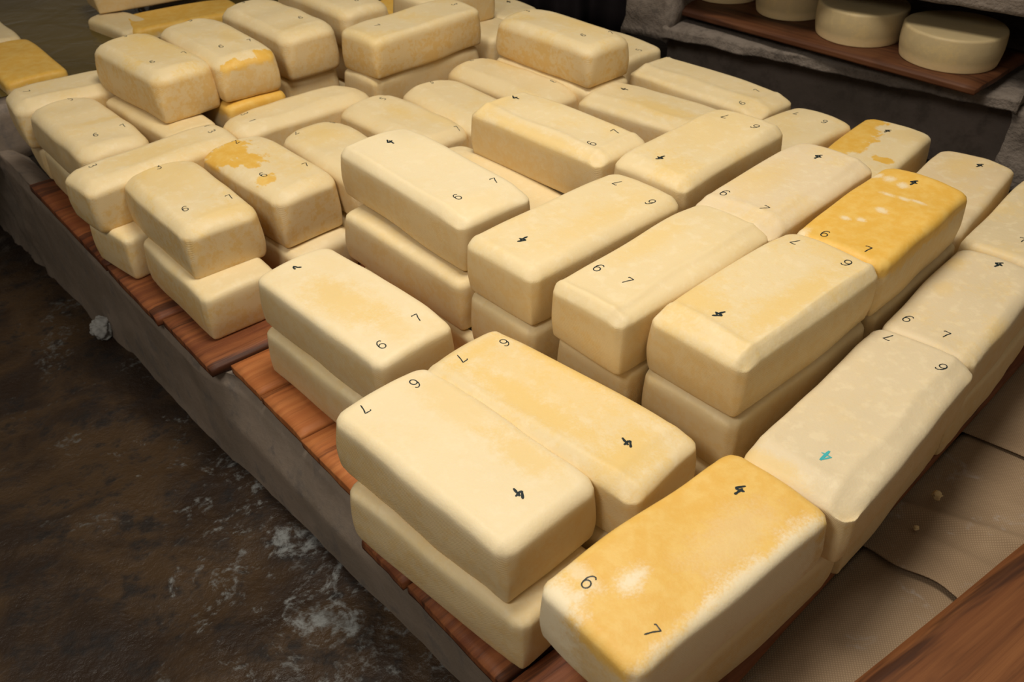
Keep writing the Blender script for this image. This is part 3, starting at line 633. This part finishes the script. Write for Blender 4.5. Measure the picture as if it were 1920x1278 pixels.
TONE = {'M5': (.82, .685, .43), 'M1': (.83, .69, .43), 'M4': (.83, .69, .43), 'M9': (.74, .615, .40), 'M10': (.74, .61, .39), 'M21': (.72, .59, .36), 'M20': (.76, .60, .36), 'M12': (.78, .63, .40)}
MOT = {'M33': .7, 'M42': .6, 'M22': .5, 'M26': .4, 'M13': .45, 'M8': .45, 'M3': .5, 'M43': .35, 'M5': .08, 'M1': .10, 'M4': .12, 'M9': .1, 'M7': .15, 'M6': .25}
WARM = {'M42': .35, 'M43': .4, 'M33': .35, 'M32': .2, 'M22': .4, 'M26': .4, 'M34': .2, 'M41': .3, 'M39': .3, 'M42l': .3, 'M41l': .25, 'M5l': .15}
LAB = {
'M1': 'cream block with 7 6 at its far end, on top of the front left stack',
'M1l': 'long pale block lying under the front left cream block, overhanging the dark board',
'M2': 'golden-topped block with a round pale spot, nearest of all at the bottom of the photo',
'M2l': 'pale block under the nearest golden-topped block with the pale spot',
'M3': 'yellow-rimmed block lying close beside the front left cream block',
'M4': 'cream block with yellow centre and a zigzag pen mark, beside the orange boards',
'M4l': 'pale block under the cream one with the zigzag pen mark, on the orange boards',
'M5': 'very pale smooth block with 4, 6 and 7, topmost at the pile centre',
'M5l': 'block directly under the very pale central block, its long side showing',
'M5ll': 'lowest block with a 6 just showing between the stacks at the centre',
'M6': 'pale block with 4 at its near end, just right of the very pale central block',
'M7': 'pale block with 6 7 and a curved pressed ridge, between two highest-layer blocks',
'M8': 'ridged-end block with an upside-down 7 6, front of the highest layer',
'M9': 'large block with a turquoise 4, at the front right edge above the burlap cloth',
'M9l': 'pale block under the large one with the turquoise 4, barely showing above the cloth',
'M10': 'freckled block behind the turquoise-marked one, along the right edge of the pile',
'M10l': 'pale block below the freckled block on the right edge of the pile',
'M11': 'deep golden block with small pale flecks and pale side, right of centre',
'M12': 'pale block left of the deep golden flecked one, 6 7 at its near end',
'M13': 'creamy highest-layer block with 7 6 far and 4 near, behind the right centre',
'M14': 'block with a yellow crease along its left top edge, behind the very pale central block',
'M15': 'plain block sunk in the gap just behind the very pale central block',
'M16': 'lower-layer block with a yellow streak and dark 4, near the rear wall',
'M17': 'long block with a grooved top along the rear edge under the stone shelf',
'M18': 'small-looking pale block with 7 6 at the rear edge, left of the half-orange one',
'M19': 'block half orange and half pale with a 4 at the rear edge',
'M20': 'smooth pale block with a 4 at the rear right, behind the deep golden one',
'M21': 'block cut by the right edge of the photo, behind the freckled one',
'M22': 'tall-standing block with golden corner, top layer at the back centre',
'M23': 'block behind the golden-cornered back one, only its far end showing with a 5',
'M24': 'block with a broad rounded end and yellow top, in the gap at the back centre',
'M25': 'pale block with an orange foot, glimpsed between the two upright back blocks',
'M26': 'block seen broadside with browned corner edges, top layer at the back',
'M27': 'flat pale block with a 3, lying just below the broadside back block',
'M28': 'pale freckled block with 5 and 7, just behind the very pale central block',
'M29': 'rough-textured block with 7 6 at its far end, left behind the very pale central block',
'M30': 'long slim crosswise block with 3 and 7, in front of the thin orange strip',
'M31': 'orange block showing as a thin strip under the streaked yellow one',
'M32': 'block with bright yellow streaks over its near end, second in the back left row',
'M33': 'mottled yellowish block with 3, 6 and 7, leftmost of the back left row',
'M33s': 'block wedged low beside the leftmost upper block, only a sliver of top showing',
'M34': 'pale block third in the back left row, right of the streaked yellow one',
'M35': 'pale block at the top photo edge, behind the third back-left-row block',
'M36': 'bright yellow block just peeking at the top edge behind the broadside back block',
'M37': 'block standing behind the broadside back block, only its side showing at the top edge',
'M38': 'block with a faint 4 at the top edge of the photo, behind the golden-cornered one',
'M39': 'block at the far left end lying crosswise before the brine pool',
'M39l': 'block under the far left crosswise one, near the dark gap',
'M40': 'pale block with 5, 6 and 7 and shadowed side, near the far left end',
'M40l': 'block under the pale one with 5, 6 and 7, above the reddish board',
'M41': 'long narrow crosswise block with 3 at its near end, left side of pile',
'M41l': 'narrow end of a block under the long crosswise one, standing on the dark streaked board',
'M42': 'mottled block with 3, 6 and 7, top of the stack above the worn board corner',
'M42l': 'block under the mottled one, its yellow end facing the worn board corner',
'M43': 'block with a splash of orange on its top left, between the mottled and central stacks',
'M6s': 'block beneath the pale one right of the very pale central block, its front end showing',
'M8s': 'block beneath the ridged one at the front of the highest layer, in its shade',
'M7s': 'block under the one with the curved ridge, only a corner showing below it',
'M11s': 'shaded block beneath the deep golden flecked one',
'M12s': 'hidden-away block beneath the one left of the deep golden block',
'M13s': 'block beneath the creamy highest-layer one behind the right centre',
'M14s': 'block beneath the one with the yellow left crease, barely showing',
'M22s': 'block beneath the tall-standing one with the golden corner',
'M35s': 'block beneath the pale one at the top edge behind the back left row',
'M26s': 'block beneath the broadside back block, a shaded strip of its side showing',
'M34s': 'block beneath the third of the back left row, a shaded strip showing',
'M44': 'dark-yellow topped block floating in the brine at the far left',
'M45': 'pale block in the brine at the left photo edge, behind the dark-yellow one',
'M46': 'pale block resting on others in the brine at the top left, its side lit',
'M47': 'dark-yellow topped block in the brine directly behind the back left row',
'M48': 'whitish block corner in the brine beside the second dark-yellow one'}
FAR = {'M22', 'M23', 'M24', 'M25', 'M26', 'M27', 'M28', 'M29', 'M30', 'M32', 'M33', 'M34', 'M35', 'M36', 'M37', 'M38', 'M39', 'M40', 'M17', 'M18', 'M16', 'M41', 'M44', 'M45', 'M46', 'M47', 'M48', 'M31'}
M_HID = mat_cheese('plain_cheese_rind', [], mott=.2, seed=5, warm=.1)
ALLB = dict(BLK); ALLB.update(BRN)
for idx_, (nm, (ty, layer, x, y, th, L, W, z0, z1)) in enumerate(ALLB.items()):
    H = z1 - z0; seed = idx_ + 1
    vis = nm in LAB
    det = (1 if nm in FAR else 2) if vis else 0
    mat = mat_cheese('cheese_rind_' + str(idx_), PAT.get(nm, []), TONE.get(nm, (.80, .645, .37)), MOT.get(nm, .28), seed, H / 2, L / 2, W / 2, WARM.get(nm, .0)) if vis else M_HID
    me, P, F = cheese_mesh(nm, L, W, H, seed, det, mat)
    o = bpy.data.objects.new('cheese_block', me); C.objects.link(o)
    o.location = (x, y, (z0 + z1) / 2 + .0002); o.rotation_euler = (0, 0, th)
    if vis: tag(o, LAB[nm], 'cheese', 'cheese blocks in the brine pool' if nm in BRN else 'cheese blocks stacked on the boards')
    else: tag(o, 'supporting cheese block almost wholly hidden beneath the stacked layers', 'cheese', 'hidden supporting cheese blocks')
    if nm in DIG:
        sg, lst = DIG[nm]; bvh = BVHTree.FromPolygons([tuple(p) for p in P], F)
        for q, (ch, lx, ly) in enumerate(lst):
            lx = max(-L / 2 + .021, min(L / 2 - .021, lx)); ly = max(-W / 2 + .020, min(W / 2 - .020, ly))
            far = nm in FAR
            digit(ch, lx, ly, sg, bvh, o, seed * 10 + q, ty, M_CYAN if ch == 'c' else (M_GREY if far and ch != '4' else M_INK), .014 if far and ch != '4' else None)

# ---------------------------------------------------------------- brine pool at the far left
pb = np.array((-1.80, 1.52)); pa = math.radians(40); p1 = np.array((math.cos(pa), math.sin(pa))); p2 = np.array((-p1[1], p1[0]))
pool = tag(empty('brine_pool', (pb[0], pb[1], 0)), 'concrete tank of olive brine behind the far left end of the pile', 'pool')
V = []; F = []
for i in range(61):
    for j in range(61):
        q = p1 * (2.1 * i / 60) + p2 * (.02 + 2.6 * j / 60); V.append((q[0], q[1], .078 + .0012 * fbm((q[0] * 6, q[1] * 6, 0), 1, 3)))
for i in range(60):
    for j in range(60):
        a = i * 61 + j; q_ = V[a]
        if (q_[0] - .404) * .5955 + (q_[1] - 2.24) * .8033 < .60: F.append((a, a + 61, a + 62, a + 1))
mesh_obj('brine', V, F, M_BRINE, pool, True)
def tank_side(q0, q1, h):
    d = (q1 - q0); ln = np.linalg.norm(d); d = d / ln; nn = np.array((-d[1], d[0]))
    def fn(a, b, c):
        q = q0 + d * ln * (a + 1) / 2 + nn * .025 * b
        return (q[0], q[1], (h - .05) / 2 + (h + .05) / 2 * c + .002 * fbm((a * 9, b, c), 2) * (c == 1))
    box_grid('tank_wall', 30, 2, 4, fn, M_WALL, pool)
tank_side(p2 * -.02, p1 * 2.1 + p2 * -.02, .082); tank_side(p1 * 2.1, p1 * 2.1 + p2 * 2.6, .09)

# ---------------------------------------------------------------- burlap cloths on the ledge
def cloth(label, s0, s1, e0, e1, edge, zf, seed, nx=90, ny=90, hem=0):
    V = []; F = []
    for i in range(nx + 1):
        for j in range(ny + 1):
            a, b = i / nx, j / ny
            e = e0 + (e1 - e0) * a; s = s0 + (s1 - s0) * b
            ee = e + edge(b) * (1 - a)
            q = PL(s, ee, 0)
            z = zf(a, b, s, ee) + .0018 * fbm((q[0], q[1], seed), 9, 3)
            V.append((q[0], q[1], z))
    N = (nx + 1) * (ny + 1)
    for v in list(V): V.append((v[0], v[1], v[2] - .0014))
    for i in range(nx):
        for j in range(ny):
            a = i * (ny + 1) + j; F.append((a, a + ny + 1, a + ny + 2, a + 1)); F.append((a + N, a + 1 + N, a + ny + 2 + N, a + ny + 1 + N))
    for i in range(nx):
        a = i * (ny + 1); F.append((a, a + N, a + ny + 1 + N, a + ny + 1)); a += ny; F.append((a, a + ny + 1, a + ny + 1 + N, a + N))
    for j in range(ny):
        a = j; F.append((a, a + 1, a + 1 + N, a + N)); a = nx * (ny + 1) + j; F.append((a, a + N, a + 1 + N, a + 1))
    o = mesh_obj('burlap_cloth', V, F, M_CLOTH, None, True)
    return tag(o, label, 'cloth', 'burlap cloths on the ledge')
ZC = -.036
cloth('near beige burlap cloth lying flat between the boards and the weathered plank', .15, .95, -.9, .52, lambda b: 0,
      lambda a, b, s, e: ZC + .0035 * math.exp(-((e - .13 - .3 * (s - .2)) / .012) ** 2), 3)
cloth('beige burlap cloth with frayed fold, its hem overlapping the near cloth', .13, 1.0, .462, .86, lambda b: .027 * (1 - math.exp(-b * 12)) + .004 * math.sin(b * 60),
      lambda a, b, s, e: ZC + .0045 + .009 * math.exp(-(a / .16) ** 2) * (.4 + .6 * math.sin(min(1.57, b * 6))) + .010 * math.exp(-((e - .585 - .43 * (s - .18)) / .016) ** 2) + .004 * math.exp(-((e - .54 - .2 * (s - .18)) / .012) ** 2), 5)
cloth('far beige burlap cloth with white salt patches beside the freckled block', .09, 1.1, .76, 1.9, lambda b: .02 * math.sin(b * 9) + .05 * b,
      lambda a, b, s, e: ZC + .009 + .006 * math.exp(-(a / .06) ** 2) + .003 * math.sin(e * 14), 7)

# weathered plank across the cloth, bottom right
q0 = np.array((.3732, .5878)); q1 = np.array((.664, .7907)); dd = (q1 - q0) / np.linalg.norm(q1 - q0); pn = np.array((dd[1], -dd[0]))
zt = -.004
# edge line is the far upper edge; recomputed for the plank's top height
f_ = (HC - zt) / (HC + .035); q0 = q0 * f_; q1 = q1 * f_
ctr = q0 + dd * .1 + pn * .11
def fn(a, b, c):
    x = a * .75; y = b * .108; z = c * .013
    if abs(c) == 1 and abs(b) == 1: z -= c * .002; y -= b * .0015
    y += .0015 * fbm((x * 7, b, 1), 1, 3) * (abs(b) == 1)
    z += .0012 * fbm((x * 5, y * 9, 2), 1, 3)
    return (x, y, z)
o = box_grid('weathered_plank', 40, 10, 3, fn, W_E); o.location = (ctr[0], ctr[1], zt - .013); o.rotation_euler = (0, 0, math.atan2(dd[1], dd[0]))
tag(o, 'weathered dark-stained plank lying over the burlap at the bottom right', 'plank')

for (x, y, z, r, lb) in ((.5694, .8531, ZC + .022, .006, 'largest pale cheese crumb on the burlap, above the frayed fold'), (.5232, .7994, ZC + .018, .0035, 'small pale crumb on the burlap near the cheese foot')):
    sd = x * 91
    o = box_grid('cheese_crumb', 6, 6, 5, lambda a, b, c: tuple(Vector((a, b * .7, c * .5)).normalized() * r * (1 + .4 * fbm((a + sd, b, c), 1.2))), M_HID)
    o.location = (x, y, z - .003); tag(o, lb, 'crumb')

# ---------------------------------------------------------------- stone shelf with the wheels
sa = np.array((.404, 2.240)); sb = np.array((1.036, 1.771)); sd_ = (sb - sa) / np.linalg.norm(sb - sa); sn = np.array((-sd_[1], sd_[0]))
SR = math.atan2(sd_[1], sd_[0])
def SP(a, b, z): q = sa + sd_ * a + sn * b; return (q[0], q[1], z)
shelf = tag(empty('stone_shelf', SP(0, 0, 0), SR), 'rough grey stone shelf unit holding the cheese wheels at the back right', 'shelf')
def slab(name, a0, a1, b0, b1, z0, z1, mat, n=(60, 14, 6), amp=.006, fr=14):
    def fn(a, b, c):
        x = (a0 + a1) / 2 + (a1 - a0) / 2 * a; y = (b0 + b1) / 2 + (b1 - b0) / 2 * b; z = (z0 + z1) / 2 + (z1 - z0) / 2 * c
        return (x, y + amp * fbm((x, y, z), fr, 4) * (abs(b) > .99), z + amp * .6 * fbm((x + 5, y, z), fr, 4) - (.004 * (abs(b) > .99) * c)) if abs(a) < .99 else (x + amp * fbm((y, z, 3), fr, 4), y, z)
    return box_grid(name, *n, fn, mat, shelf)
LN = float(np.linalg.norm(sb - sa))
slab('lower_slab', -.03, LN + .005, 0, .60, .128, .158, M_SLAB)
slab('upper_slab', -.03, LN + .25, -.01, .60, .317, .36, M_SLAB, (50, 12, 4), .005)
slab('pillar', -.15, -.02, .01, .20, .115, .60, M_SLAB, (8, 10, 30), .016, 9)
slab('pillar', LN - .005, LN + .22, .015, .30, -.05, .128, M_SLAB, (14, 10, 14), .014, 11)
slab('pillar', LN + .10, LN + .22, .30, .60, .158, .317, M_SLAB, (6, 8, 12), .01, 9)
o = mesh_obj('wall_back', [SP(-3.2, .62, -.06), SP(2.5, .62, -.06), SP(2.5, .62, 1.3), SP(-3.2, .62, 1.3), SP(-3.2, .70, -.06), SP(2.5, .70, -.06), SP(2.5, .70, 1.3), SP(-3.2, .70, 1.3)],
         [(0, 1, 2, 3), (5, 4, 7, 6), (3, 2, 6, 7), (4, 5, 1, 0), (4, 0, 3, 7), (1, 5, 6, 2)], M_BACK); o['kind'] = 'structure'
V = []; F = []
for i in range(61):
    for k in range(9):
        a = -.06 + (LN + .10) * i / 60; z = -.06 + .19 * k / 8; V.append(SP(a, .10 + .006 * fbm((a, z, 0), 9), z))
for i in range(60):
    for k in range(8): b = i * 9 + k; F.append((b, b + 9, b + 10, b + 1))
o = mesh_obj('trim_1', V, F, M_BACK, None, True); o['kind'] = 'structure'

# board with the four wheels
b0 = np.array((.397, 2.319)); b1 = np.array((.932, 1.754)); b2 = np.array((1.127, 1.966)); bd = (b1 - b0) / np.linalg.norm(b1 - b0); bn = np.array((-bd[1], bd[0]))
BL = float(np.linalg.norm(b1 - b0)); bc = b0 + bd * (BL / 2 - .08) + bn * .145
def fn(a, b, c):
    x = a * (BL / 2 + .08); y = b * .145; z = c * .008
    if abs(c) == 1 and (abs(b) == 1 or abs(a) == 1): z -= c * .002
    return (x + .004 * fbm((y * 9, z, 1), 1) * (abs(a) == 1), y + .002 * fbm((x * 6, z, 1), 1) * (abs(b) == 1), z)
o = box_grid('shelf_board', 30, 8, 3, fn, W_S); o.location = (bc[0], bc[1], .182); o.rotation_euler = (0, 0, math.atan2(bd[1], bd[0]))
tag(o, 'brown wooden board carrying round wheels on the stone shelf', 'board')
for t in (-.30, .24):
    q = bc + bd * t
    o = box_grid('support_batten', 3, 12, 2, lambda a, b, c: (a * .02, b * .11, c * .0075 - .001 * (abs(b) == 1) * c), W_C); o.location = (q[0], q[1], .1665); o.rotation_euler = (0, 0, math.atan2(bd[1], bd[0]))
    tag(o, 'dark batten under the %s end of the wheel board' % ('far' if t < 0 else 'near'), 'batten')
M_WH = [mat_cheese('wheel_rind_%d' % i, [], (.50, .39, .21), .15, 60 + i, .035, warm=-.3, palef=.04) for i in range(4)]
WL = [(.947, 1.930, .104, .070, 'rightmost round cheese wheel at the board corner, nearest of the four'), (.802, 2.088, .099, .072, 'second round cheese wheel from the right on the shelf board'),
      (.690, 2.262, .087, .078, 'third round cheese wheel from the right, cut by the top edge of the photo'), (.560, 2.395, .083, .074, 'leftmost round cheese wheel, only its foot showing at the top edge')]
for i, (x, y, R, H, lb) in enumerate(WL):
    prof = []
    for k in range(5): a = math.pi / 2 * k / 4; prof.append((R - .003 + .003 * math.sin(a) - .004, .003 - .003 * math.cos(a)))
    for k in range(1, 6): t = k / 6; prof.append((R - .004 + .004 * t + .003 * math.sin(t * math.pi), .003 + (H - .009) * t))
    for k in range(6): a = math.pi / 2 * k / 5; prof.append((R - .006 + .006 * math.cos(a), H - .006 + .006 * math.sin(a)))
    prof += [(R * .8, H + .0005), (R * .4, H + .001)]
    V = [(0, 0, 0)]; F = []; n_ = 64
    for (r, z) in prof:
        for a in range(n_):
            t = 2 * math.pi * a / n_; rr = r + .0015 * math.sin(3 * t + i) * (r > R * .5); V.append((rr * math.cos(t), rr * math.sin(t), z))
    V.append((0, 0, H + .001))
    for a in range(n_): F.append((0, 1 + (a + 1) % n_, 1 + a))
    for k in range(len(prof) - 1):
        for a in range(n_): b = 1 + k * n_; c_ = (a + 1) % n_; F.append((b + a, b + c_, b + n_ + c_, b + n_ + a))
    b = 1 + (len(prof) - 1) * n_
    for a in range(n_): F.append((b + a, b + (a + 1) % n_, len(V) - 1))
    o = mesh_obj('round_cheese', V, F, M_WH[i], None, True); o.location = (x, y, .1903)
    tag(o, lb, 'cheese', 'round cheese wheels on the shelf')

# folded dark fabric for an unidentified dark shape behind the pile
V = []; F = []; nx = 90
for i in range(nx + 1):
    t = i / nx; x = -.16 + .52 * t; yb = 2.98 - .20 * t
    for k in range(13):
        z = -.045 + .95 * k / 12; V.append((x, yb + .030 * math.sin(t * 17 + .4 * z) + .014 * math.sin(t * 41 + z), z))
for i in range(nx):
    for k in range(12): a = i * 13 + k; F.append((a, a + 13, a + 14, a + 1))
o = mesh_obj('dark_fabric', V, F, M_BLACK, None, True); tag(o, 'near-black folded fabric behind the pile, left of the stone shelf', 'cloth')
m_ = o.modifiers.new('thickness', 'SOLIDIFY'); m_.thickness = .003
